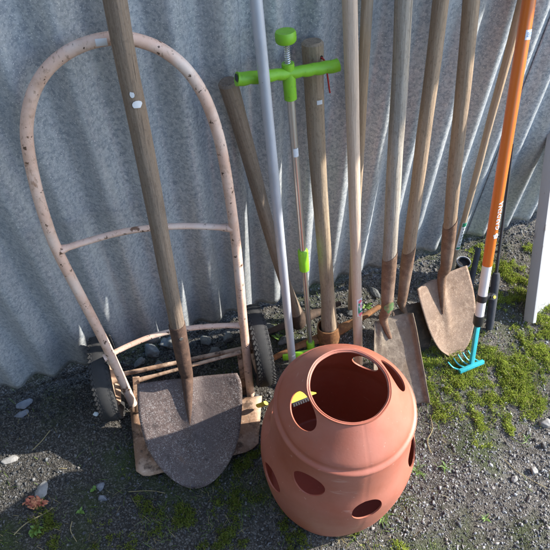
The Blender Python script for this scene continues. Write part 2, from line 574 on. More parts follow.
def blade_mesh(left, right, nrm, root, dish=.012, ridge=.006, ridge_len=.5, ridge_at=.5, lip=0.0, thick=.0022, rows=34, cols=30):
    """Blade skin between two world-space edge chains (neck -> tip); nrm points to the open, dished side."""
    Li, Ri = lerp_chain(left, rows), lerp_chain(right, rows)
    inv = root.matrix_world.inverted()
    vs, fs = [], []
    for j in range(rows + 1):
        t = j / rows
        for i in range(cols + 1):
            s = i / cols
            p = Li[j].lerp(Ri[j], s)
            e = (2 * s - 1)
            d = -dish * (1 - e * e) * (1 - .55 * t)
            if ridge_len > 0:
                g = math.exp(-((s - ridge_at) / .075) ** 2)
                d += (ridge) * g * max(0, 1 - t / ridge_len) ** .8
            if lip:
                d += lip * (max(0, abs(e) - .88) / .12)
            d += .0012 * noise.noise(p * 22)
            vs.append(inv @ (p + nrm * d))
    w = cols + 1
    for j in range(rows):
        for i in range(cols):
            fs.append((j * w + i, j * w + i + 1, (j + 1) * w + i + 1, (j + 1) * w + i))
    b = MB(); b.add(vs, fs)
    return b

def add_blade(b, mat, root, thick=.0022, name='blade'):
    o = b.build(name, mat, root, angle=50)
    md = o.modifiers.new('thick', 'SOLIDIFY'); md.thickness = thick; md.offset = 0
    return o

def plane3(a, b, c):
    n = (b - a).cross(c - a).normalized()
    return n if n.dot(CAM - a) > 0 else -n

def socket_mesh(pts, rads, slant=0.0, n=22, inv=None):
    """Forged socket swept from blade to handle; the top edge is cut at a slant."""
    b = MB()
    pts = [inv @ Vector(p) if inv else Vector(p) for p in pts]
    P = lerp_chain(pts, 26)
    m = len(P)
    R = []
    for i in range(m):
        t = i / (m - 1) * (len(rads) - 1)
        k = min(int(t), len(rads) - 2)
        R.append(rads[k] + (rads[k + 1] - rads[k]) * (t - k))
    b.tube(P, R, n=n, cap=True)
    if slant:
        # shear the last rings along the axis
        ax = (P[-1] - P[-3]).normalized()
        for ring in range(m - 6, m):
            f = (ring - (m - 7)) / 6
            for k in range(n):
                idx = ring * n + k
                v = Vector(b.v[idx])
                off = (v - P[ring])
                b.v[idx] = tuple(v + ax * (off.x / max(R[ring], 1e-6) * slant * f))
    return b

# =============================================================== SACK TRUCK
ca, sa = math.cos(math.radians(8)), math.sin(math.radians(8))
TW = (WD * ca + WN * sa).normalized()
t_mid = (gz(132, 402, .03) + gz(250, 397, .03)) / 2
t_top = wl(115, 37, .055)
TNn = TW.cross(t_top - t_mid).normalized()
if TNn.dot(CAM - t_mid) < 0: TNn = -TNn
def tp(x, y, off=0.0):
    return on_plane(x, y, t_mid + TNn * off, TNn)
TM = Matrix.Translation(Vector((t_mid.x, t_mid.y, 0)))
truck = thing('hand_truck', 'old pink painted sack truck with chipped paint and black tyres leaning on the fence', 'sack truck', TM)
TI = TM.inverted()
frame_px = [(133, 404), (118, 371), (100, 333), (78, 291), (57, 250), (45, 218), (35, 183), (28, 148), (27, 122), (33, 94), (46, 71), (65, 54), (88, 43), (115, 38),
            (140, 41), (164, 51), (186, 69), (203, 94), (215, 124), (223, 156), (231, 205), (237, 253), (243, 320), (251, 398)]
fp = crom([TI @ tp(*q) for q in frame_px], 5)
MB().tube(fp, .0108, n=20).build('frame', M_PINK, truck)
def bar(px, bows, r, name, flat=1.0, mat=M_PINK):
    pts = crom([TI @ tp(x, y, -o) for (x, y), o in zip(px, bows)], 5)
    m_ = len(pts); rr = [r * (1.4 if i in (0, m_ - 1) else 1.3 if i in (1, m_ - 2) else 1.0) for i in range(m_)]
    return MB().tube(pts, rr, n=14, flat=flat).build(name, mat, truck)
bar([(60, 250), (85, 242), (118, 233), (150, 228), (190, 226), (233, 228)], [0, .012, .02, .024, .02, 0], .0078, 'crossbar', .8)
bar([(104, 358), (130, 345), (160, 334), (200, 327), (245, 325)], [0, .015, .022, .018, 0], .0068, 'crossbar', .8)
# wheels
wc_l, wc_r = wp(.295, .125, .112), wp(.690, .181, .112)
axd = (wc_r - wc_l).normalized()
MB().tube([TI @ (wc_l - axd * .02), TI @ (wc_r + axd * .02)], .006, n=12).build('axle', M_PINK_RUST, truck)
bar([(139, 380), (190, 366), (241, 352)], [.012, .012, .012], .0046, 'brace_rod', 1.0, M_PINK_RUST)
def wheel(c):
    zx = axd; yx = UP; xx = yx.cross(zx)
    M = Matrix((xx, yx, zx)).transposed().to_4x4(); M.translation = TI @ c
    R, w = .112, .024
    prof = [(R - .036, -w * .7), (R - .022, -w), (R - .008, -w * .92), (R - .002, -w * .6), (R, 0), (R - .002, w * .6), (R - .008, w * .92), (R - .022, w), (R - .036, w * .7)]
    b = MB(); b.lathe(prof, 64, closed=True)
    hub = bpy.data.objects.new('wheel', None)
    COL.objects.link(hub); hub.parent = truck; hub.matrix_local = M
    b.build('tyre', M_TYRE, hub)
    tb = MB()
    for row, zz in enumerate((-.018, -.011, -.0037, .0037, .011, .018)):
        for k in range(52):
            a = 2 * math.pi * (k + .5 * (row % 2)) / 52
            Mx = Matrix.Rotation(a, 4, 'Z') @ Matrix.Translation((R - .0022 - abs(zz) * .09, 0, zz)) @ Matrix.Rotation(.6 * (1 if row % 2 else -1), 4, 'X')
            tb.box((0, 0, 0), (.0028, .0108, .0056), Mx)
    tb.build('tread', M_TYRE, hub)
    rb = MB(); rb.lathe([(.012, -.03), (.018, -.028), (.02, -.012), (.06, -.008), (.074, -.019), (.077, -.014), (.077, .014), (.074, .019), (.06, .008), (.02, .012), (.018, .028), (.012, .03)], 40, closed=True)
    rb.build('rim', M_PINK_RUST, hub)
wheel(wc_l); wheel(wc_r)
# toe plate with its two brackets
pl = [gz(130, 408, .012), gz(137, 479, .010), gz(258, 449, .010), gz(262, 396, .012)]
b = MB()
px_, py_ = (pl[2] - pl[1]).normalized(), None
rows, cols = 10, 20
tops = []
for j in range(rows + 1):
    for i in range(cols + 1):
        s, t = i / cols, j / rows
        p = pl[0].lerp(pl[3], s).lerp(pl[1].lerp(pl[2], s), t)
        # rounded front corners
        e = min(s, 1 - s) * .31
        if e < .02 and t > .9:
            p = p.lerp(pl[0].lerp(pl[3], s).lerp(pl[1].lerp(pl[2], s), .9), (1 - e / .02) * (t - .9) / .1)
        p = p + UP * (.002 * noise.noise(p * 20))
        tops.append(TI @ p)
fs = []
for j in range(rows):
    for i in range(cols):
        q = j * (cols + 1) + i
        fs.append((q, q + 1, q + cols + 2, q + cols + 1))
b.add(tops, fs)
plate = b.build('toe_plate', M_PINK_RUST, truck, angle=30)
md = plate.modifiers.new('thick', 'SOLIDIFY'); md.thickness = .004; md.offset = 0
for (x0, y0), (x1, y1) in (((136, 377), (138, 412)), ((240, 352), (246, 400))):
    p0, p1 = tp(x0, y0, -.012), tp(x1, y1, -.006)
    M = frame(TI @ p1, TI @ p0, -TNn)
    MB().box((0, 0, (p0 - p1).length / 2), (.017, .005, (p0 - p1).length), M, .0012).build('bracket', M_PINK_RUST, truck)
# small blank paper tag stuck on the top of the arch
p0, p1 = TI @ tp(98, 40), TI @ tp(109, 39)
M = frame(p0, p1, -TNn)
sticker(truck, .005, .0108, .012, .018, .1).matrix_local = M

# ============================================================ FRONT SHOVEL
def root_between(name, label, cat, p, q, group=None):
    return thing(name, label, cat, frame(p, q), group)

def shovel(label, tip_px, tip_z, neck_px, neck_z, top_px, top_d, left_px, right_px, corner_z, length, handle_r, handle_mat, sock_mat, blade_mat,
           sock_px=None, sock_r=(.012, .0145, .0165), sock_len=.2, slant=.012, dish=.012, ridge=.006, lip=0.0, ridge_at=.5, ridge_len=.5, seed=1, name='shovel', taper=None, grp=None, plane_px=None):
    neck = gz(*neck_px, neck_z)
    top = wl(*top_px, top_d)
    ax = (top - neck).normalized()
    root = root_between(name, label, 'shovel', neck, top, grp)
    inv = root.matrix_world.inverted()
    a, b_, c = (gz(*left_px[0], corner_z), gz(*right_px[0], corner_z), gz(*tip_px, tip_z)) if plane_px is None else plane_px
    n = plane3(a, b_, c)
    Lc = [on_plane(x, y, a, n) for x, y in left_px]
    Rc = [on_plane(x, y, a, n) for x, y in right_px]
    bm_ = blade_mesh(Lc, Rc, n, root, dish, ridge, ridge_len, ridge_at, lip)
    add_blade(bm_, blade_mat, root)
    # socket: from inside the blade up along the handle
    in_blade = a.lerp(b_, ridge_at).lerp(c, .45 if ridge_len > .6 else .22) + n * (-dish * .6)
    mid = a.lerp(b_, ridge_at) * .45 + neck * .55 + n * (-dish * .2)
    pts = [in_blade, mid, neck + ax * .03, neck + ax * (sock_len * .6), neck + ax * sock_len]
    sb = socket_mesh(pts, [sock_r[0] * .35, sock_r[0] * .9, sock_r[1], max(sock_r[2], handle_r * 1.06), max(sock_r[2], handle_r * 1.09)], slant, inv=inv)
    so = sb.build('socket', sock_mat, root, angle=50)
    path, rad = wobble(sock_len * .6, length, handle_r, amp=.0065, seed=seed, taper=taper)
    MB().tube(path, rad, n=20).build('handle', handle_mat, root)
    return root, so

front, so = shovel('round point shovel with speckled grey blade standing in front of the pink sack truck',
    (194, 488), .014, (187, 378), .18, (117, 8), .085,
    [(137, 384), (137.5, 398), (139.5, 420), (147, 447), (157, 464), (169, 477), (182, 485.5), (193, 488.5)],
    [(237, 373), (241.5, 384), (242, 408), (239, 436), (231, 459), (220, 475), (208, 485), (195, 488.5)],
    .18, 1.3, .0172, M_WOOD_DULL, M_RUST_SOCKET, M_BLADE_SPECK, sock_r=(.013, .0165, .0182), sock_len=.185, slant=0.002, dish=.014, ridge=.014, ridge_len=.72, seed=2,
    taper=lambda t: .0165 + .0012 * math.sin(t * 3))
# rivet on the socket and torn price tag on the handle
MB().lathe([(0, -.0045), (.003, -.004), (.0042, -.001), (.0042, .002)], 14, Matrix.Translation((.001, -.0175, .155)) @ Matrix.Rotation(math.radians(-90), 4, 'X') @ Matrix.Rotation(math.pi, 4, 'X')).build('rivet', M_STEEL, so)
s1 = blob(front, .70, .0174, .05, .0085, .0062, M_WHITE, 'price_sticker', seed=3, n=11); tag(s1, 'torn white price sticker')
s2 = blob(front, .7165, .0174, -.25, .0038, .0052, M_WHITE, 'sticker_scrap', seed=8, n=9)

# =========================================================== ROUND SHOVEL
sh3, _ = shovel('small round shovel with tan rusty blade standing left of the orange rake',
    (450, 356), .004, (445, 276), .215, (470, 14), .085,
    [(417, 289), (419.5, 300), (424.5, 317), (430, 333), (435, 343), (441, 351), (450, 356.5)],
    [(467, 265.5), (470, 276), (473.5, 290), (475.5, 307), (474, 325), (469, 343), (461, 353), (451, 356.5)],
    .2, 1.55, .0162, M_WOOD_BROWN, M_RUST, M_BLADE_TAN, sock_r=(.011, .0145, .0172), sock_len=.18, slant=.016, dish=.013, ridge=.012, ridge_at=.44, ridge_len=.7, seed=4)

# ========================================================== SQUARE SHOVEL
sq, _ = shovel('square mouth shovel with raised blade edges standing right behind the terracotta barrel',
    (428, 402), .003, (386, 318), .205, (405, 4), .085,
    [(373, 322), (372.5, 340), (372, 362), (372, 385), (373, 412)],
    [(411, 312.5), (415, 330), (419.5, 356), (424, 380), (428, 402)],
    .18, 1.6, .0165, M_WOOD_GREY, M_RUST, M_BLADE_GREY, sock_r=(.013, .0155, .0175), sock_len=.198, slant=.013, dish=.010, ridge=.012, lip=.012, ridge_at=.2, ridge_len=.4, seed=6)
blob(sq, .048, .0162, .0, .016, .016, M_GREEN_PAINT, 'paint_mark', lift=.001)

# ============================================================ DARK SPADE
sp, _ = shovel('shovel with rusty socket and dark hidden blade between square and round shovels',
    (428, 348), .003, (402, 302), .16, (440, 8), .075,
    [(392, 312), (393, 325), (395, 340), (402, 352)],
    [(422, 302), (428, 318), (432, 333), (428, 348)],
    .14, 1.5, .0155, M_WOOD_BROWN, M_RUST, M_RUST_DARK, sock_r=(.014, .0145, .0168), sock_len=.185, slant=.014, dish=.010, ridge=.010, ridge_at=.35, seed=8)

blob(sp, .80, .0168, .1, .0032, .0055, M_BLACK, 'knot', seed=4)

# ============================================================== PICKAXES
def pick(label, b_px, b_z, t_px, t_d, rfun, hole, head_px, collar_r, seed):
    p, q = gz(*b_px, b_z), wl(*t_px, t_d)
    root = root_between('pickaxe', label, 'pickaxe', p, q)
    L = (q - p).length
    path, rad = [], []
    n = 30
    for i in range(n + 1):
        t = i / n
        path.append((.004 * math.sin(t * 5 + seed), 0, L * t))
        rad.append(rfun(t) * (1 + .03 * noise.noise(Vector((t * 9, seed, 0)))))
    path.append((path[-1][0], 0, L + .004)); rad.append(rad[-1] * .82)
    h = MB().tube(path, rad, n=22, flat=1.12).build('handle', M_WOOD_PICK if hole else M_WOOD_DULL, root)
    inv = root.matrix_world.inverted()
    pts = [inv @ gz(x, y, z) for x, y, z in head_px]
    P = lerp_chain(pts, 28)
    hb = MB()
    rr = [.0085 + .0085 * math.exp(-((i / 28 - .55) / .22) ** 2) for i in range(29)]
    hb.tube(P, rr, n=14, flat=.8)
    hb.lathe([(collar_r * .8, -.035), (collar_r * 1.08, -.03), (collar_r * 1.16, -.005), (collar_r * 1.08, .034), (collar_r * .98, .035), (collar_r * .9, -.03)], 26, closed=True)
    hb.build('head', M_RUST_ORANGE if hole else M_RUST_DARK, root)
    return root, L
pa, La = pick('pickaxe with stout wooden handle, red cord loop and rusty head', (328.5, 334), .055, (313, 43), .030,
    lambda t: .0232 - .0055 * min(1, t / .22) + .0022 * max(0, (t - .5) / .5) ** 1.2 + .0012 * max(0, (t - .9) / .1), True,
    [(264, 363, .02), (296, 347, .03), (328, 335, .04), (356, 321, .035), (380, 306, .025)], .0285, 1)
sticker(pa, La * .865, .0226, .011, .009, -.1)
cord = [Vector((.006, -.0215, La - .022)), Vector((.011, -.027, La - .03)), Vector((.016, -.024, La - .055)), Vector((.019, -.024, La - .085)), Vector((.021, -.023, La - .095))]
MB().tube(crom(cord, 6), .0017, n=8).build('cord_loop', M_RED, pa)
MB().tube([(.006, -.0208, La - .022), (.006, -.0222, La - .022)], .0036, n=12).build('cord_hole', M_BLACK, pa)
pb, Lb = pick('pickaxe with dull brown handle tilted left beside the truck wheel', (297, 318), .055, (226, 84), .035,
    lambda t: .021 - .006 * min(1, t / .2) + .0028 * max(0, (t - .45) / .55) + .0012 * max(0, (t - .9) / .1), False,
    [(255, 337, .02), (278, 328, .03), (298, 320, .035), (318, 312, .03), (340, 303, .02)], .0205, 3)

# ============================================================== METAL POLE
p, q = gz(293.5, 372, .0), wl(256.5, 4, .085)
pole = root_between('metal_pole', 'pale grey metal pole leaning between the sack truck and the green weed puller', 'pole', p, q)
path, rad = wobble(0, 1.6, .0104, amp=.0006, seed=3)
MB().tube(path, rad, n=22).build('shaft', M_POLE, pole)
sticker(pole, .085, .0106, .011, .006, .2)

# ============================================================= WEED PULLER
p, q = gz(311, 352, .0), wl(288.5, 72, .078)
wr = root_between('weed_puller', 'weed puller with lime green tee handle, steel shaft and green foot pedal', 'weed puller', p, q)
L = (q - p).length
MB().tube([(0, 0, .012), (0, 0, L * .44)], .0068, n=18).build('shaft', M_STEEL, wr)
MB().tube([(0, 0, L * .43), (0, 0, L - .02)], .0082, n=18).build('shaft', M_STEEL, wr)
sticker(wr, L * .80, .0082, .011, .020, -.1)
MB().lathe([(.0085, L * .395), (.0125, L * .397), (.0128, L * .47), (.0105, L * .475), (.0085, L * .475)], 24).build('sleeve', M_LIME, wr)
MB().lathe([(.007, .0), (.0115, .002), (.0118, .045), (.0098, .048)], 22).build('lower_collar', M_LIME, wr)
hub = MB()
hub.lathe([(.009, L - .055), (.0122, L - .053), (.0125, L - .006), (.0108, L + .004), (.012, L + .013), (.0115, L + .017), (.007, L + .017)], 26)
inv = wr.matrix_world.inverted()
tl, tr = wl(236.5, 78.5, .078), wl(338, 64.5, .082)
a, c_, d_ = inv @ tl, Vector((0, -.002, L)), inv @ tr
bp, br = [], []
for i in range(49):
    t = i / 48
    P_ = a.lerp(c_, t * 2) if t < .5 else c_.lerp(d_, t * 2 - 1)
    P_ = P_ + Vector((0, 0, -.0015 * abs(math.sin(t * math.pi * 8)) - 0.0008))
    e = abs(t - .5) * 2
    bp.append(P_); br.append(.0098 + .002 * e + (.0008 if i in (0, 48) else 0) + .0008 * abs(math.sin(t * math.pi * 8)))
hub.tube(bp, br, n=20)
hub.build('tee_handle', M_LIME, wr)
MB().tube([a, a + (a - c_).normalized() * .0006], .0085, n=18).build('end_socket', M_BLACK, wr)
spr = [(0.0048 * math.cos(t * .5), 0.0048 * math.sin(t * .5), L + .015 + t * .00030) for t in range(0, 150)]
sb = MB().tube(spr, .0011, n=6)
sb.tube([(0, 0, L + .012), (0, 0, L + .066)], .003, n=12)
sb.build('spring', M_SPRING, wr)
MB().lathe([(.005, L + .054), (.0165, L + .055), (.0188, L + .058), (.0194, L + .064), (.0190, L + .071), (.0172, L + .0745), (.0, L + .0752)], 28).build('push_knob', M_LIME, wr)
pd = MB()
pc = inv @ gz(296, 354, .02)
dirx = (inv @ gz(282, 357, .018)) - (inv @ gz(311, 350, .022))
pts = [(inv @ gz(311, 351, .022)), (inv @ gz(303, 353, .021)), (inv @ gz(295, 355, .02)), (inv @ gz(287, 357, .019)), (inv @ gz(282.5, 357.5, .018))]
pd.tube(crom(pts, 5), [.008 + .006 * math.sin(min(1, i / 16) * 1.6) for i in range(20)] + [.009], n=16, flat=.4, ref=(0, 0, 1))
pd.build('foot_pedal', M_LIME, wr)

# ======================================================== PLAIN HANDLES
p, q = gz(358.5, 364, .0), wl(350, 4, .10)
ph = root_between('wooden_pole', 'smooth pale wooden pole with pink and green sticker behind the barrel', 'pole', p, q)
path, rad = wobble(0, 1.75, .0125, amp=.0012, seed=5, taper=lambda t: .0122 + .0022 * t)
MB().tube(path, rad, n=22).build('shaft', M_WOOD_PALE, ph)
zc = .24
lab = sticker(ph, zc, .0124, .017, .062, .2, name='round_sticker')
for dz, s, m, sx, sz in ((.022, .0, M_PINK_INK, .005, .006), (-.024, .001, M_PINK_INK, .006, .006), (-.008, -.004, M_GREEN_INK, .002, .014), (-.014, .002, M_GREEN_INK, .006, .003),
                         (.004, .002, M_PINK_INK, .0015, .008), (.012, -.003, M_GREEN_INK, .002, .005)):
    blob(lab, zc + dz, .0124, .2 + s / .0124, sx, sz, m, 'print', lift=.0013, seed=dz)
p, q = wp(1.025, .10, .0), wl(367.5, 4, .05)
ph2 = root_between('wooden_pole', 'tan wooden pole half hidden behind the pale pole with sticker', 'pole', p, q)
path, rad = wobble(0, 1.5, .011, amp=.002, seed=6)
MB().tube(path, rad, n=20).build('shaft', M_WOOD_TAN, ph2)

p, q = gz(450.5, 271, .0), wl(513, 36, .045)
t4 = root_between('wooden_pole', 'thin wooden pole with white and green label behind the orange rake', 'pole', p, q)
path, rad = wobble(0, 1.55, .0088, amp=.0025, seed=9, taper=lambda t: .0078 + .0022 * min(1, t * 2))
MB().tube(path, rad, n=18).build('shaft', M_WOOD_TAN, t4)
l4 = sticker(t4, .165, .0089, .019, .115, .1, name='long_label')
for zz, hh in ((.214, .015), (.116, .008)):
    sticker(l4, zz, .0089, .016, hh, .1, M_GREEN_INK, 'green_band', lift=.0011)
rr_ = random.Random(3)
for k in range(6):
    zz = .131 + k * .0133
    for ds, dz_, sx, sz in ((-.003, 0, .0009, .0042), (.0028, .001, .0009, .0036), (0, rr_.choice((-.0035, .0035)), .003, .0009)):
        blob(l4, zz + dz_, .0089, .1 + ds / .0089, sx, sz, M_DARK_INK, 'print', lift=.0012, seed=k)

# ============================================================ ORANGE RAKE
p, q = gz(471.5, 364, .012), wl(527.5, 10, .10)
rk = root_between('garden_rake', 'small teal rake on orange and white shaft with black collar and white lettering', 'rake', p, q)
L = (q - p).length
inv = rk.matrix_world.inverted()
def zat(x, y):
    r = ray(x, y); d = (q - p).normalized()
    w0 = CAM - p
    a_, b_, c_ = r.dot(r), r.dot(d), d.dot(d)
    d_, e_ = r.dot(w0), d.dot(w0)
    return (a_ * e_ - b_ * d_) / (a_ * c_ - b_ * b_)
z_teal, z_col, z_wh = zat(478.5, 322), zat(479.5, 316), zat(487.5, 265)
R_ = .0125
MB().tube([(0, 0, z_wh), (0, 0, z_wh + .001), (0, 0, L * .6), (0, 0, L + .55)], [R_ * .98, R_, R_ * 1.06, R_ * 1.1], n=26).build('shaft', M_ORANGE, rk)
MB().tube([(0, 0, z_col - .004), (0, 0, z_wh)], [R_ * .95, R_ * .965], n=26).build('lower_tube', M_WHITE_METAL, rk)
MB().lathe([(.006, z_teal - .012), (R_ * .8, z_teal - .011), (R_ * 1.08, z_teal - .004), (R_ * 1.1, z_col + .003), (R_ * .95, z_col + .004)], 26).build('collar', M_BLACK, rk)
tg = MB()
tg.box((0, 0, (z_teal - .004 + .004) / 2), (.0125, .009, z_teal - .004), None, .0015)
tg.build('tang', M_TEAL, rk)
hb = MB()
b0, b1 = inv @ gz(459.5, 371.5, .014), inv @ gz(483.5, 361.5, .014)
hd = (b1 - b0)
Mh = frame(b0, b1, Vector((0, 1, 0)))
hb.box((0, 0, hd.length / 2), (.011, .010, hd.length), Mh, .0015)
tips = [(448, 362), (453.5, 358), (458, 354.5), (462.7, 352.5), (468, 350.5)]
for k, t_ in enumerate(tips):
    s = inv @ (gz(459.5, 371.5, .014).lerp(gz(483.5, 361.5, .014), .1 + .2 * k))
    e = inv @ gz(*t_, .028)
    m_ = inv @ (gz(459.5, 371.5, .014).lerp(gz(483.5, 361.5, .014), .1 + .2 * k).lerp(gz(*t_, .028), .55) - UP * .010)
    hb.tube(crom([s, m_, e], 6), [.0034 - .0015 * i / 12 for i in range(13)], n=8, flat=.7)
hb.build('rake_head', M_TEAL, rk)
zc = zat(484.5, 298)
cl = MB()
cl.lathe([(R_ * .98, zc - .010), (R_ * 1.1, zc - .009), (R_ * 1.1, zc + .009), (R_ * .98, zc + .010)], 24)
cl.box((.019, -.004, zc), (.018, .012, .014), None, .002)
cl.lathe([(.0, -.004), (.0085, -.004), (.0095, 0), (.0085, .006), (0, .0065)], 16, Matrix.Translation((.027, -.008, zc)) @ Matrix.Rotation(math.radians(70), 4, 'X'))
clo = cl.build('clamp', M_BLACK, rk)
MB().lathe([(0, 0), (.0042, 0), (.0042, .0016), (0, .0018)], 12, Matrix.Translation((.027, -.0148, zc + .0022)) @ Matrix.Rotation(math.radians(70), 4, 'X')).build('clamp_button', M_YELLOW, clo)
z_lo, z_hi = zat(494.6, 229), zat(500.8, 199)
tw = wrapped_text(rk, 'GARDENA', (z_lo + z_hi) / 2, R_ * 1.03, .0148, .08, M_WHITE_METAL, 'lettering', bold=.0005)
dd = tw.dimensions.z
z_log = z_lo - .014
for k in range(5):
    a_ = math.pi / 2 + k * 2 * math.pi / 5
    blob(rk, z_log + .0045 * math.sin(a_), R_, .08 + .0045 * math.cos(a_) / R_, .0033, .0033, M_WHITE_METAL, 'leaf_emblem', seed=k)
z_st = zat(526.5, 34)
ps = sticker(rk, z_st, R_ * 1.07, .017, .019, .12)
wrapped_text(ps, '20', z_st, R_ * 1.07, .0125, .12, M_BLUE_INK, 'price', along=False)

# ============================================================= BLACK TOOL
p, q = gz(489, 330, .0), wl(513, 144, .06)
bk = root_between('black_pole', 'slim black rod with thick dark lower grip right behind the orange rake', 'pole', p, q)
L = (q - p).length
z1 = L * .33
MB().tube([(0, 0, z1 - .01), (0, 0, L * .7), (0, 0, L)], [.0046, .004, .003], n=14).build('rod', M_BLACK, bk)
MB().lathe([(.004, .0), (.0105, .004), (.0115, .03), (.0122, z1 * .6), (.0112, z1 * .62), (.0118, z1 * .64), (.0118, z1 - .012), (.0095, z1), (.004, z1 + .003)], 22).build('grip', M_NAVY, bk)
p, q = gz(466, 304, .0), gz(481, 238, .16)
tb = root_between('dark_tube', 'short dark tube standing by the fence between round shovel and orange rake', 'tube', p, q)
MB().lathe([(.005, 0), (.0085, .003), (.009, .10), (.0085, .15), (.0085, .175), (.006, .178)], 22).build('barrel', M_NAVY, tb)
pc = gz(462, 266, .02)
pot = thing('plastic_pot', 'small black plastic pot with pale grey rim tucked behind the round shovel', 'plant pot', Matrix.Translation((pc.x, pc.y, 0)))
MB().lathe([(.0, .003), (.017, .003), (.0205, .038), (.019, .038), (.016, .03), (0, .03)], 30).build('body', M_BLACK, pot)
MB().lathe([(.0205, .036), (.0225, .036), (.0225, .043), (.0205, .043)], 30, closed=True).build('rim', M_POLE, pot)

# ============================================================ WHITE BOARD
p = gz(528, 322, .0)
q = wl(550, 150, .05)
bd = root_between('white_board', 'weathered white painted board leaning on the fence right of the black rod', 'board', p, q)
Lb_ = (q - p).length + .45
MB().box((.055, .012, Lb_ / 2), (.096, .02, Lb_), None, .002).build('panel', M_BOARD, bd)
MB().box((.005, -.002, Lb_ / 2), (.016, .034, Lb_), None, .004).build('edge_strip', M_BOARD, bd)

# ================================================================= BARREL
BC = Vector((.1375, .4965, 0))
PROF = [(.0725, .4585), (.0765, .4592), (.0795, .4572), (.126, .402), (.1315, .392), (.1335, .3860), (.1402, .3818), (.1415, .3760), (.1368, .3690),
        (.1400, .345), (.1455, .305), (.1515, .277), (.160, .253), (.1668, .232), (.1695, .208), (.1700, .165), (.1665, .11), (.1600, .055), (.1525, .016), (.1475, .004), (.140, .0015)]
def prof_r(z):
    for (r0, z0), (r1, z1_) in zip(PROF, PROF[1:]):
        if z1_ <= z <= z0:
            return r0 + (r1 - r0) * ((z0 - z) / max(1e-9, z0 - z1_))
    return -1
def barrel_hit(x, y, second=False):
    r = ray(x, y).normalized(); t = .5; was = False; n = 0
    while t < 2.2:
        P_ = CAM + r * t
        rr = math.hypot(P_.x - BC.x, P_.y - BC.y)
        ins = 0 < P_.z < .459 and rr < prof_r(P_.z)
        if ins != was:
            n += 1; was = ins
            if n == (2 if second else 1): return P_
        t += .0006
    return None
def dense(prof, maxd=.007):
    out = [prof[0]]
    for (r0, z0), (r1, z1_) in zip(prof, prof[1:]):
        k = max(1, int(math.hypot(r1 - r0, z1_ - z0) / maxd))
        out += [(r0 + (r1 - r0) * i / k, z0 + (z1_ - z0) * i / k) for i in range(1, k + 1)]
    return out
def smooth_prof(pr):
    v = crom([(r, 0, z) for r, z in pr], 3)
    return [(p_.x, p_.z) for p_ in v]
outer = smooth_prof(PROF)
T_ = .0032
inner = []
for i, (r, z) in enumerate(outer):
    a_, b_ = outer[max(0, i - 1)], outer[min(len(outer) - 1, i + 1)]
    dx, dz = b_[0] - a_[0], b_[1] - a_[1]
    l = math.hypot(dx, dz) or 1
    inner.append((r + dz / l * T_, z - dx / l * T_))
outer = dense(outer); inner = dense(inner)
ring = outer + [(.02, .0015), (.0, .0015)]
prof_all = [(.0, .007), (.02, .007)] + inner[::-1] + outer + [(.02, .0015), (0, .0015)]
NA = 220
vs, fs = [], []
seams = [math.atan2(*( (barrel_hit(366, 445) - BC).yx )), math.atan2(*((barrel_hit(328, 347) - BC).yx))]
dent_c = barrel_hit(267, 424); dent_a = math.atan2(dent_c.y - BC.y, dent_c.x - BC.x)
n_in = 2 + len(inner)
for idx, (r, z) in enumerate(prof_all):
    for k in range(NA):
        a_ = 2 * math.pi * k / NA
        rr = r
        if r > .03:
            if idx >= n_in:
                for s_ in seams:
                    da = (a_ - s_ + math.pi) % (2 * math.pi) - math.pi
                    if abs(da) < .02: rr -= .0004
            # moulded hand recess on the left flank
            da = (a_ - dent_a + math.pi) % (2 * math.pi) - math.pi
            dz_ = z - (dent_c.z - .004)
            rr -= .017 * math.exp(-(da / .13) ** 4) * math.exp(-((dz_) / .022) ** 4)
            # softly uneven blow-moulded wall
            rr += .0012 * noise.noise(Vector((math.cos(a_) * 2.2, math.sin(a_) * 2.2, z * 7)))
        vs.append((rr * math.cos(a_), rr * math.sin(a_), z))
m_ = len(prof_all)
for i in range(m_ - 1):
    for k in range(NA):
        k2 = (k + 1) % NA
        fs.append((i * NA + k, i * NA + k2, (i + 1) * NA + k2, (i + 1) * NA + k))
b = MB(); b.add(vs, fs)
barrel = thing('planter_barrel', 'terracotta plastic strawberry planter barrel with round holes, empty', 'planter', Matrix.Translation(BC))
shell = b.build('shell', M_TERRA, barrel, angle=35)
holes = []
def hole(px, second, rx, rz, tilt=0.0):
    h = barrel_hit(*px, second) - BC
    holes.append((h, rx, rz))
hole((302, 411), False, .040, .0265)
holes.append((Vector((.105 * math.cos(math.radians(24)), .105 * math.sin(math.radians(24)), .4265)), .038, .027))
hole((308, 484), False, .0345, .0345)
hole((367.5, 510.5), False, .0325, .0315)
hole((413, 450), False, .0345, .0345)
hole((270.5, 478), False, .0345, .0345)
holes.append((Vector((.143 * math.cos(math.radians(164)), .143 * math.sin(math.radians(164)), .328)), .032, .032))
hole((366, 362), True, .030, .030)
cut = bpy.data.meshes.new('cut')
cb = MB()
for h, rx, rz in holes:
    r = math.hypot(h.x, h.y)
    e = .004
    r0, r1 = prof_r(h.z - e), prof_r(h.z + e)
    rad_ = Vector((h.x / r, h.y / r, 0))
    slope = (r1 - r0) / (2 * e)
    nn = (rad_ - UP * slope).normalized()
    tt = UP.cross(nn).normalized()
    vv = nn.cross(tt)
    Mx = Matrix((tt * rx, vv * rz, nn)).transposed().to_4x4(); Mx.translation = h
    cb.lathe([(1, -.04), (1, .04)], 48, Mx)
cut.from_pydata(cb.v, [], cb.f)
bmx = bmesh.new(); bmx.from_mesh(cut); bmesh.ops.recalc_face_normals(bmx, faces=bmx.faces); bmx.to_mesh(cut); bmx.free()
cuto = bpy.data.objects.new('cut', cut); COL.objects.link(cuto); cuto.parent = barrel
md = shell.modifiers.new('holes', 'BOOLEAN'); md.operation = 'DIFFERENCE'; md.object = cuto; md.solver = 'EXACT'; md.use_self = True
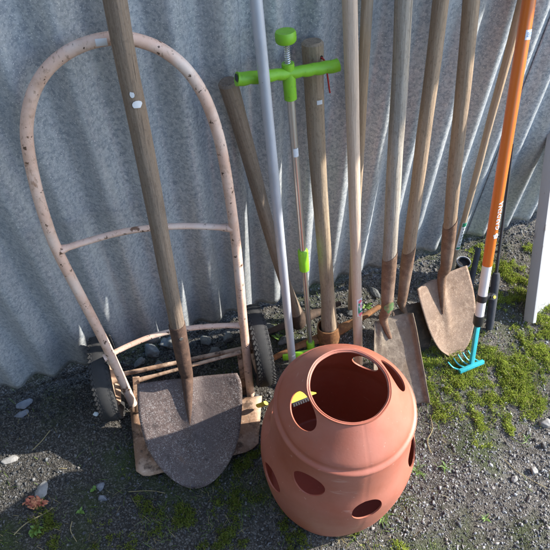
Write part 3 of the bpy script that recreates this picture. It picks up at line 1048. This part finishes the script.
bpy.context.view_layer.update()
dg = bpy.context.evaluated_depsgraph_get()
nm = bpy.data.meshes.new_from_object(shell.evaluated_get(dg))
shell.modifiers.clear(); shell.data = nm
nm.polygons.foreach_set('use_smooth', [True] * len(nm.polygons))
nm.set_sharp_from_angle(angle=math.radians(35))
bpy.data.objects.remove(cuto)

# yellow toothed scraper lying through the barrel
ya, yb = gz(290.5, 403, .405), gz(316, 393, .405)
yw = thing('yellow_scraper', 'yellow plastic scraper with dark teeth seen through the terracotta barrel hole', 'scraper', frame(ya, yb, -(CAM - ya).normalized()))
Ly = (yb - ya).length
y0 = MB(); n_ = 16
for i in range(n_ + 1):
    t = i / n_
    h_ = .001 + .0150 * math.sin(math.pi * min(1, t ** .85)) * (1 - .25 * t)
    for dz in (-.0025, .0025):
        y0.v.append((-h_, dz, t * Ly)); y0.v.append((.0012, dz, t * Ly))
for i in range(n_):
    q0 = i * 4; q1 = q0 + 4
    for a_, b_ in ((0, 1), (1, 3), (3, 2), (2, 0)):
        y0.f.append((q0 + a_, q0 + b_, q1 + b_, q1 + a_))
y0.f.append((0, 2, 3, 1)); y0.f.append((n_ * 4, n_ * 4 + 1, n_ * 4 + 3, n_ * 4 + 2))
y0.build('blade', M_YELLOW, yw)
tm = MB()
tm.box((.0028, 0, Ly * .4), (.003, .004, Ly * .72), None, .0006)
for k in range(8):
    tm.box((.0065, 0, Ly * (.08 + .09 * k)), (.006, .004, .0034), None, .0006)
tm.build('teeth', M_BLACK, yw)
ybp = gz(263, 405, .10)
MBy = MB().tube(crom([gz(258, 406, .03), gz(262, 404.5, .04), gz(266, 403, .05)], 4), .0085, n=12, flat=.6).build('yellow_grip', M_YELLOW, None)
tag(MBy, 'small yellow plastic end poking out left of the terracotta barrel', 'grip')

# ====================================================== STONES AND GRAVEL
def ico(sub):
    bm = bmesh.new(); bmesh.ops.create_icosphere(bm, subdivisions=sub, radius=1)
    v = np.array([x.co[:] for x in bm.verts]); bm.verts.index_update()
    f = np.array([[q.index for q in fa.verts] for fa in bm.faces]); bm.free()
    return v, f

def stone(px, size, mat, label, flatz=.6, rot=0.0, seed=0, sink=.45, jag=.35):
    size = tuple(q * .82 for q in size)
    c = gz(*px)
    v, f = ico(4)
    vs = []
    rp = random.Random(seed * 7 + 1)
    pls = [(Vector((rp.gauss(0, 1), rp.gauss(0, 1), rp.gauss(0, 1))).normalized(), rp.uniform(.6, .92)) for _ in range(10)]
    for p_ in v:
        q_ = Vector(p_)
        k = 1.15 + jag * noise.noise(q_ * 1.1 + Vector((seed, 0, 0)))
        for pn, pd_ in pls:
            c_ = q_.dot(pn)
            if c_ > 1e-3: k = min(k, pd_ / c_)
        k += + .12 * noise.noise(q_ * 3 + Vector((0, seed, 0)))
        vs.append((q_.x * size[0] * k, q_.y * size[1] * k, q_.z * size[2] * k))
    b_ = MB(); b_.add(vs, [tuple(t) for t in f])
    M = Matrix.Translation((c.x, c.y, ground_h(c.x, c.y) + size[2] * (1 - sink))) @ Matrix.Rotation(rot, 4, 'Z')
    o = b_.build('stone', mat, None, angle=180, M=M)
    tag(o, label, 'stone', 'loose stones on the ground')
    return o
stone((24, 402), (.026, .017, .006), M_SLATE, 'dark blue slate chip nearest the fence bottom on the left', rot=.6, seed=1)
stone((21, 413), (.022, .013, .006), M_SLATE, 'grey slate chip just below the dark blue slate chip', rot=.4, seed=2)
stone((9, 459), (.022, .012, .007), M_PALE_STONE, 'flat pale stone at the left edge below the slate chips', rot=.3, seed=3)
stone((41, 491), (.018, .026, .006), M_PALE_STONE, 'flat grey stone right behind the faded red petals', rot=-.3, seed=4)
stone((545, 422), (.019, .017, .013), M_PALE_STONE, 'round pale stone at the right edge above the gravel', seed=5)
stone((535, 470), (.013, .012, .009), M_PALE_STONE, 'small pale stone below the round pale stone at the right', seed=6)
stone((515, 478), (.013, .009, .007), M_PALE_STONE, 'small oblong pale stone left of another small pale stone', seed=7, rot=.5)
stone((100, 486), (.012, .012, .009), M_SLATE, 'blue grey pebble near the rusty toe plate corner', seed=8)
stone((102, 497), (.013, .011, .009), M_SLATE, 'blue grey pebble just below another by the toe plate', seed=9)
stone((97, 414), (.009, .007, .005), M_CHALK, 'bright white chip beside the left tyre of the sack truck', seed=10)
stone((463, 333), (.009, .007, .005), M_CHALK, 'tiny white chip on the moss under the dark rod', seed=11) if False else None
rs = random.Random(5)
rubble = [((152, 350), .035), ((168, 343), .030), ((205, 340), .030), ((215, 352), .026), ((185, 352), .03), ((140, 362), .024), ((228, 338), .022), ((160, 366), .022), ((270, 330), .03), ((285, 340), .026), ((352, 312), .022), ((375, 292), .022)]
where = ['behind the sack truck on the left', 'behind the front shovel neck', 'right of the front shovel neck', 'low behind the front shovel on the right', 'under the front shovel socket',
         'next to the left bracket of the truck', 'close to the right truck tube', 'just above the speckled shovel blade', 'between tyre and pale pole at the fence', 'under the tilted pickaxe head', 'left of the sticker pole foot', 'behind the square shovel socket']
for k, ((px), s_) in enumerate(rubble):
    stone(px, (s_ * rs.uniform(.8, 1.1), s_ * rs.uniform(.6, .9), s_ * .5), M_DARK_STONE, 'dark rubble stone ' + where[k], rot=rs.uniform(0, 3), seed=20 + k, jag=.7)

def in_foot(x, y):
    """Spots that a heavy thing stands on."""
    if math.hypot(x - BC.x, y - BC.y) < .15: return True
    return False

def mass(name, centers, sizes, variants, faces, rots, tints, mat):
    """Many small pieces as one mesh; a per-piece tint attribute carries each piece's own colour."""
    n = len(centers)
    vi = RNG.integers(0, len(variants), n)
    V = np.stack(variants)[vi] * sizes[:, None, :]
    V = np.einsum('nij,nvj->nvi', rots, V) + centers[:, None, :]
    nv = V.shape[1]
    F = (faces[None] + (np.arange(n) * nv)[:, None, None]).reshape(-1, faces.shape[1])
    me = bpy.data.meshes.new(name)
    me.vertices.add(n * nv); me.vertices.foreach_set('co', V.reshape(-1))
    k = faces.shape[1]
    me.loops.add(F.size); me.loops.foreach_set('vertex_index', F.reshape(-1).astype(np.int32))
    me.polygons.add(len(F)); me.polygons.foreach_set('loop_start', (np.arange(len(F)) * k).astype(np.int32))
    me.update(calc_edges=True)
    at = me.attributes.new('tint', 'FLOAT_COLOR', 'POINT')
    tc = np.ones((n, nv, 4)); tc[:, :, :3] = tints[:, None, :]
    at.data.foreach_set('color', tc.reshape(-1))
    me.materials.append(mat)
    o = bpy.data.objects.new(name, me); COL.objects.link(o)
    return o

def tint_mat(name, rough, spec=.3, trans=0.0, grain=0):
    m, nt, bs = new_mat(name)
    N, L = nt.nodes, nt.links
    a = N.new('ShaderNodeAttribute'); a.attribute_name = 'tint'
    src = a.outputs['Color']
    if grain:
        tc = N.new('ShaderNodeTexCoord'); t = N.new('ShaderNodeTexNoise')
        t.inputs['Scale'].default_value = grain; t.inputs['Detail'].default_value = 4
        L.new(tc.outputs['Object'], t.inputs['Vector'])
        mr = N.new('ShaderNodeMapRange'); mr.inputs['From Min'].default_value = .35; mr.inputs['From Max'].default_value = .65
        mr.inputs['To Min'].default_value = .65; mr.inputs['To Max'].default_value = 1.2
        L.new(t.outputs['Fac'], mr.inputs['Value'])
        vm = N.new('ShaderNodeVectorMath'); vm.operation = 'SCALE'
        L.new(src, vm.inputs[0]); L.new(mr.outputs['Result'], vm.inputs['Scale'])
        src = vm.outputs['Vector']
    L.new(src, bs.inputs['Base Color'])
    bs.inputs['Roughness'].default_value = rough
    bs.inputs['Specular IOR Level'].default_value = spec
    if trans:
        tr = N.new('ShaderNodeBsdfTranslucent'); L.new(src, tr.inputs['Color'])
        mx = N.new('ShaderNodeMixShader'); mx.inputs[0].default_value = trans
        L.new(bs.outputs[0], mx.inputs[1]); L.new(tr.outputs[0], mx.inputs[2])
        L.new(mx.outputs[0], N['Material Output'].inputs['Surface'])
    return m

def rand_rots(n, tilt=None):
    q = RNG.normal(size=(n, 4)); q /= np.linalg.norm(q, axis=1)[:, None]
    w, x, y, z = q.T
    return np.stack([np.stack([1 - 2 * (y * y + z * z), 2 * (x * y - z * w), 2 * (x * z + y * w)], 1),
                     np.stack([2 * (x * y + z * w), 1 - 2 * (x * x + z * z), 2 * (y * z - x * w)], 1),
                     np.stack([2 * (x * z - y * w), 2 * (y * z + x * w), 1 - 2 * (x * x + y * y)], 1)], 1)

def nz(x, y, s, o=0.0):
    return noise.noise(Vector((x * s + o, y * s - o, o)))

# ground regions in metres: (centre, radii, weight)
def region(px, rx, ry):
    c = gz(*px)
    return (c.x, c.y, rx, ry)
MOSS = [(region((500, 378), .26, .13), 1.15), (region((440, 392), .11, .09), 1.0), (region((540, 300), .16, .16), .75), (region((500, 270), .10, .08), .9), (region((548, 345), .14, .10), .9),
        (region((480, 360), .12, .05), .9), (region((232, 498), .13, .07), .72), (region((190, 520), .14, .07), .68), (region((235, 535), .12, .06), .6), (region((60, 535), .16, .06), .42), (region((150, 480), .06, .06), .45), (region((425, 420), .05, .08), .8), (region((500, 420), .10, .05), .55),
        (region((140, 520), .10, .05), .4), (region((530, 250), .07, .05), .5), (region((240, 470), .05, .05), .5), (region((300, 545), .2, .04), .35)]
def moss_w(x, y):
    w = 0
    for (cx, cy, rx, ry), k in MOSS:
        q = ((x - cx) / rx) ** 2 + ((y - cy) / ry) ** 2
        if q < 2.5: w = max(w, k * math.exp(-q * .9))
    return w
def wall_d(x, y):
    return (x - WA.x) * WN.x + (y - WA.y) * WN.y

# gravel
v1, f1 = ico(1)
variants = []
for k in range(16):
    vv = []
    planes = [(Vector(RNG.normal(size=3)).normalized(), random.uniform(.55, .95)) for _ in range(9)]
    for p_ in v1:
        q_ = Vector(p_)
        s_ = 1.15 + .3 * noise.noise(q_ * 1.3 + Vector((k * 5.0, 1, 2)))
        for pn, pd_ in planes:
            c_ = q_.dot(pn)
            if c_ > 1e-3: s_ = min(s_, pd_ / c_)
        vv.append([q_.x * s_, q_.y * s_, q_.z * s_])
    variants.append(np.array(vv))
cx_, sz_, tn_ = [], [], []
N_GR = 105000
while len(cx_) < N_GR:
    x, y = random.uniform(-1.25, 1.55), random.uniform(-.15, 1.7)
    d = wall_d(x, y)
    if d < -.015 or in_foot(x, y): continue
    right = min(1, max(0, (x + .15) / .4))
    w = .50 + .45 * nz(x, y, 5) + .3 * nz(x, y, 16, 3)
    w *= .62 + .38 * right
    w *= 1 - .75 * min(1, moss_w(x, y))
    if d < .12: w = max(w, .55)
    if random.random() > w: continue
    s_ = .0011 + .0015 * random.random() + .0045 * random.random() ** 5
    if random.random() < .006: s_ += random.uniform(.002, .006)
    cx_.append((x, y, ground_h(x, y) + s_ * random.uniform(-.35, .2)))
    sz_.append((s_ * random.uniform(.75, 1.3), s_ * random.uniform(.7, 1.1), s_ * random.uniform(.4, .7)))
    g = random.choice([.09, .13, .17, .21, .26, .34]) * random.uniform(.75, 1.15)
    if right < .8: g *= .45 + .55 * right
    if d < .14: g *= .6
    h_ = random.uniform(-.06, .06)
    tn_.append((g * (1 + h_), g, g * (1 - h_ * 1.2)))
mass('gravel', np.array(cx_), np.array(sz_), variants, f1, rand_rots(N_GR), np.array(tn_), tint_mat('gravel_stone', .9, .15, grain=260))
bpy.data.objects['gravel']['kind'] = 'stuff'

# moss: tiny upright leaflets
lf = np.array([[-.5, 0, 0], [.5, 0, 0], [.38, .12, .55], [-.38, .12, .55], [0, .45, 1.0]])
# two quads-as-triangles so that every leaflet bends
lf_f = np.array([[0, 1, 2], [0, 2, 3], [3, 2, 4]])
def leaf_rots(n, lean):
    a = RNG.random(n) * 2 * np.pi
    t = RNG.normal(size=n) * lean
    ca_, sa_, ct, st = np.cos(a), np.sin(a), np.cos(t), np.sin(t)
    Z = np.zeros(n); O = np.ones(n)
    Rz = np.stack([np.stack([ca_, -sa_, Z], 1), np.stack([sa_, ca_, Z], 1), np.stack([Z, Z, O], 1)], 1)
    Rx = np.stack([np.stack([O, Z, Z], 1), np.stack([Z, ct, -st], 1), np.stack([Z, st, ct], 1)], 1)
    return np.einsum('nij,njk->nik', Rz, Rx)
cx_, sz_, tn_ = [], [], []
N_MO = 70000
while len(cx_) < N_MO:
    x, y = random.uniform(-.8, 1.5), random.uniform(.0, 1.65)
    if wall_d(x, y) < .0 or in_foot(x, y): continue
    w = moss_w(x, y)
    if w < .03: continue
    clump = nz(x, y, 14, 1) + .8 * nz(x, y, 38, 5) + .35 * nz(x, y, 90, 8)
    w2 = w * .9 + clump * .8 - .46
    if random.random() > w2 * .62: continue
    h_ = .0025 + .0045 * random.random() ** 1.5 + .004 * max(0, clump) * random.random()
    cx_.append((x, y, ground_h(x, y) + random.uniform(-.001, .005) + .006 * max(0, clump) * w))
    wd_ = .0013 + .0014 * random.random()
    sz_.append((wd_, h_, h_))
    k = random.random() * .7 + .3 * (clump + .5)
    base = np.array((.14, .20, .028)) * (1 - k) + np.array((.38, .45, .075)) * k
    if random.random() < .07: base = np.array((.25, .21, .10))
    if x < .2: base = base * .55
    tn_.append(base * random.uniform(.75, 1.2))
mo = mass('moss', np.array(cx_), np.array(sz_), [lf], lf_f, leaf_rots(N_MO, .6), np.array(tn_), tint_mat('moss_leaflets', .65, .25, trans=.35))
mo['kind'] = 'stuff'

# grass blades, sparse and thin
cx_, sz_, tn_ = [], [], []
N_GB = 5200
while len(cx_) < N_GB:
    x, y = random.uniform(-.8, 1.5), random.uniform(.0, 1.65)
    d = wall_d(x, y)
    if d < .0 or in_foot(x, y): continue
    w = moss_w(x, y) * .5 + .025 + (.12 if .15 < math.hypot(x - BC.x, y - BC.y) < .21 and x > BC.x else 0)
    if random.random() > w * max(0, .5 + 1.6 * nz(x, y, 12, 7)): continue
    h_ = random.uniform(.010, .034)
    cx_.append((x, y, ground_h(x, y))); sz_.append((.0013, h_ * .9, h_))
    dry = random.random() < .3
    tn_.append(np.array((.24, .20, .10) if dry else (.10, .155, .03)) * random.uniform(.7, 1.3))
gb = mass('grass', np.array(cx_), np.array(sz_), [lf], lf_f, leaf_rots(N_GB, .75), np.array(tn_), tint_mat('grass_blade', .6, .3, trans=.25))
gb['kind'] = 'stuff'

# small weeds that can be told apart
def weed(px, label, n=12, size=.03, mat=M_LEAF, name='weed', wide=.22, seed=1, flat=.5):
    c = gz(*px)
    r_ = random.Random(seed)
    b_ = MB()
    for k in range(n):
        a_ = 2 * math.pi * k / n + r_.uniform(-.9, .9)
        L_ = size * r_.uniform(.35, 1.0); up = r_.uniform(.1, 1.2) * (1 - flat) + .1; tw_ = r_.uniform(-.6, .6); o0 = Vector((r_.uniform(-.2, .2), r_.uniform(-.2, .2), 0)) * size
        dv = Vector((math.cos(a_), math.sin(a_), 0)); sv = Vector((-dv.y, dv.x, 0))
        vs_, fs_ = [], []
        for i in range(6):
            t = i / 5
            pc_ = o0 + dv * (L_ * t) + sv * (L_ * tw_ * t * t) + UP * (L_ * up * (math.sin(t * 2.1)))
            w_ = L_ * wide * (math.sin(math.pi * min(.97, t ** .8 * .9 + .08)))
            vs_ += [pc_ - sv * w_, pc_ + UP * (-w_ * .25), pc_ + sv * w_]
        for i in range(5):
            fs_ += [(i * 3, i * 3 + 1, i * 3 + 4, i * 3 + 3), (i * 3 + 1, i * 3 + 2, i * 3 + 5, i * 3 + 4)]
        b_.add(vs_, fs_)
    o = b_.build(name, mat, None, angle=180, M=Matrix.Translation((c.x, c.y, ground_h(c.x, c.y) + .002)))
    tag(o, label, 'weed', 'small weeds')
    return o
weed((34, 529), 'bright green leafy weed just below the faded red petals', 14, .020, wide=.30, seed=1)
weed((94, 487), 'tiny green weed beside the blue grey pebbles', 6, .012, wide=.42, seed=2)
weed((80, 511), 'small green weed between red petals and toe plate', 10, .012, wide=.3, seed=3)
weed((486, 517), 'small star shaped weed alone in the right gravel', 16, .016, wide=.10, seed=4)
weed((445, 467), 'thin grassy weed right of the barrel in the gravel', 16, .022, wide=.055, seed=5, flat=.3)
weed((527, 440), 'spiky grassy weed near the round pale stone', 14, .02, wide=.05, seed=6, flat=.3)
weed((384, 518), 'yellowish grass tuft at the lower right foot of the barrel', 26, .03, wide=.035, seed=7, flat=.2)
weed((417, 470), 'grass tuft against the right side of the barrel', 26, .03, wide=.035, seed=8, flat=.2)
weed((268, 358), 'leafy green weed between the right tyre and pale pole', 12, .022, wide=.33, seed=9, flat=.3)
weed((280, 338), 'green weed growing under the tilted pickaxe head', 10, .020, wide=.33, seed=10, flat=.3)
weed((366, 306), 'green weed beside the foot of the sticker pole', 9, .018, wide=.33, seed=11, flat=.3)
weed((340, 538), 'dry straw tuft under the front of the barrel', 22, .025, M_LEAF_DRY, wide=.03, seed=12, flat=.35)
c = gz(36, 503)
b_ = MB(); r_ = random.Random(2)
for k in range(90):
    a_ = r_.uniform(0, 6.28); L_ = r_.uniform(.004, .013)
    dv = Vector((math.cos(a_) * 1.25, math.sin(a_) * .75, 0)); sv = Vector((-dv.y, dv.x, 0)).normalized()
    up = r_.uniform(.1, .7)
    o_ = Vector((r_.gauss(0, .010), r_.gauss(0, .005), r_.uniform(.0, .006)))
    vs_, fs_ = [], []
    for i in range(4):
        t = i / 3
        p_ = o_ + dv * (L_ * t) + UP * (L_ * up * math.sin(t * 2.2)); w_ = .0026 * math.sin(math.pi * (.15 + .75 * t))
        vs_ += [p_ - sv * w_, p_ + sv * w_]
    for i in range(3): fs_.append((i * 2, i * 2 + 1, i * 2 + 3, i * 2 + 2))
    b_.add(vs_, fs_)
o = b_.build('flower_head', M_SCRAP_RED, None, angle=180, M=Matrix.Translation((c.x, c.y, ground_h(c.x, c.y) + .004)))
tag(o, 'faded orange red ragged flower head lying on dark soil', 'flower')

# twigs and straws
def twig(pts, r, label, mat=M_LEAF_DRY):
    P_ = [gz(x, y) for x, y in pts]
    P_ = [Vector((q_.x, q_.y, ground_h(q_.x, q_.y) + r + .003)) for q_ in P_]
    o = MB().tube(crom(P_, 5), r, n=6).build('twig', mat)
    tag(o, label, 'twig', 'dry twigs on the ground')
twig([(50, 430), (42, 440), (32, 450)], .0012, 'short pale straw on dark gravel left of the tyre')
twig([(14, 535), (26, 523), (46, 512), (52, 507)], .0014, 'long pale stalk by the bright green leafy weed', M_LEAF_DRY)
twig([(72, 521), (70, 530), (76, 541)], .001, 'thin curved straw at the bottom left')
twig([(128, 491), (150, 490), (165, 493)], .001, 'thin straight straw just below the toe plate')
twig([(430, 415), (433, 428), (428, 440), (432, 452)], .0012, 'pale bent straw right of the barrel')
twig([(505, 458), (520, 472), (548, 488)], .001, 'thin straw among the gravel at the right')

# ------------------------------------------- added unseen slabs that cut skylight from left and behind
hs = MB()
hs.box((-1.75, -.9, 1.5), (.2, 3.0, 3.0))
ho = hs.build('sky_blocker', M_DARK_STONE, None, angle=30)
tag(ho, 'added unseen slab blocking skylight on the left', 'light blocker')
hs = MB()
hs.box((-.45, -1.6, 1.5), (2.4, .2, 3.0))
ho = hs.build('sky_blocker', M_DARK_STONE, None, angle=30)
tag(ho, 'added unseen slab blocking skylight behind the camera', 'light blocker')

rf = MB()
rf.box((1.85, 1.35, 2.08), (1.2, 1.1, .05))  # unseen slab, added to keep sun streaks off the left fence
ro = rf.build('sun_blocker', M_DARK_STONE, None, angle=30)
tag(ro, 'added unseen slab keeping sun off the left of the fence', 'roof')

# ================================================================== LIGHT
SUN_EL, SUN_AZ = math.radians(31), math.radians(12)     # azimuth measured from +X towards +Y
to_sun = Vector((math.cos(SUN_EL) * math.cos(SUN_AZ), math.cos(SUN_EL) * math.sin(SUN_AZ), math.sin(SUN_EL)))
ld = bpy.data.lights.new('sun', 'SUN'); ld.energy = 3.5; ld.angle = math.radians(.6); ld.color = (1, .93, .82)
lo = bpy.data.objects.new('sun', ld); COL.objects.link(lo)
lo.rotation_euler = to_sun.to_track_quat('Z', 'Y').to_euler()
lo.location = (3, 0, 4)
w = bpy.data.worlds.new('World'); sc.world = w; w.use_nodes = True
nt = w.node_tree
bg = nt.nodes['Background']
sk = nt.nodes.new('ShaderNodeTexSky'); sk.sky_type = 'NISHITA'; sk.sun_disc = False
sk.sun_elevation = SUN_EL; sk.sun_rotation = math.pi / 2 - SUN_AZ
sk.dust_density = 1.0; sk.air_density = 1.1; sk.ozone_density = 2.5
nt.links.new(sk.outputs['Color'], bg.inputs['Color'])
bg.inputs['Strength'].default_value = .15

# ================================================================= CAMERA
cd = bpy.data.cameras.new('camera'); cd.sensor_width = 36; cd.sensor_fit = 'HORIZONTAL'
cd.lens = 36 * FPX / 550; cd.clip_start = .02; cd.clip_end = 500
co = bpy.data.objects.new('camera', cd); COL.objects.link(co)
co.location = CAM
co.rotation_euler = (math.pi / 2 - PITCH, 0, 0)
sc.camera = co
sc.view_settings.view_transform = 'Standard'
sc.view_settings.look = 'None'
sc.view_settings.exposure = 1.68
sc.view_settings.gamma = 1
sc.view_settings.use_curve_mapping = False
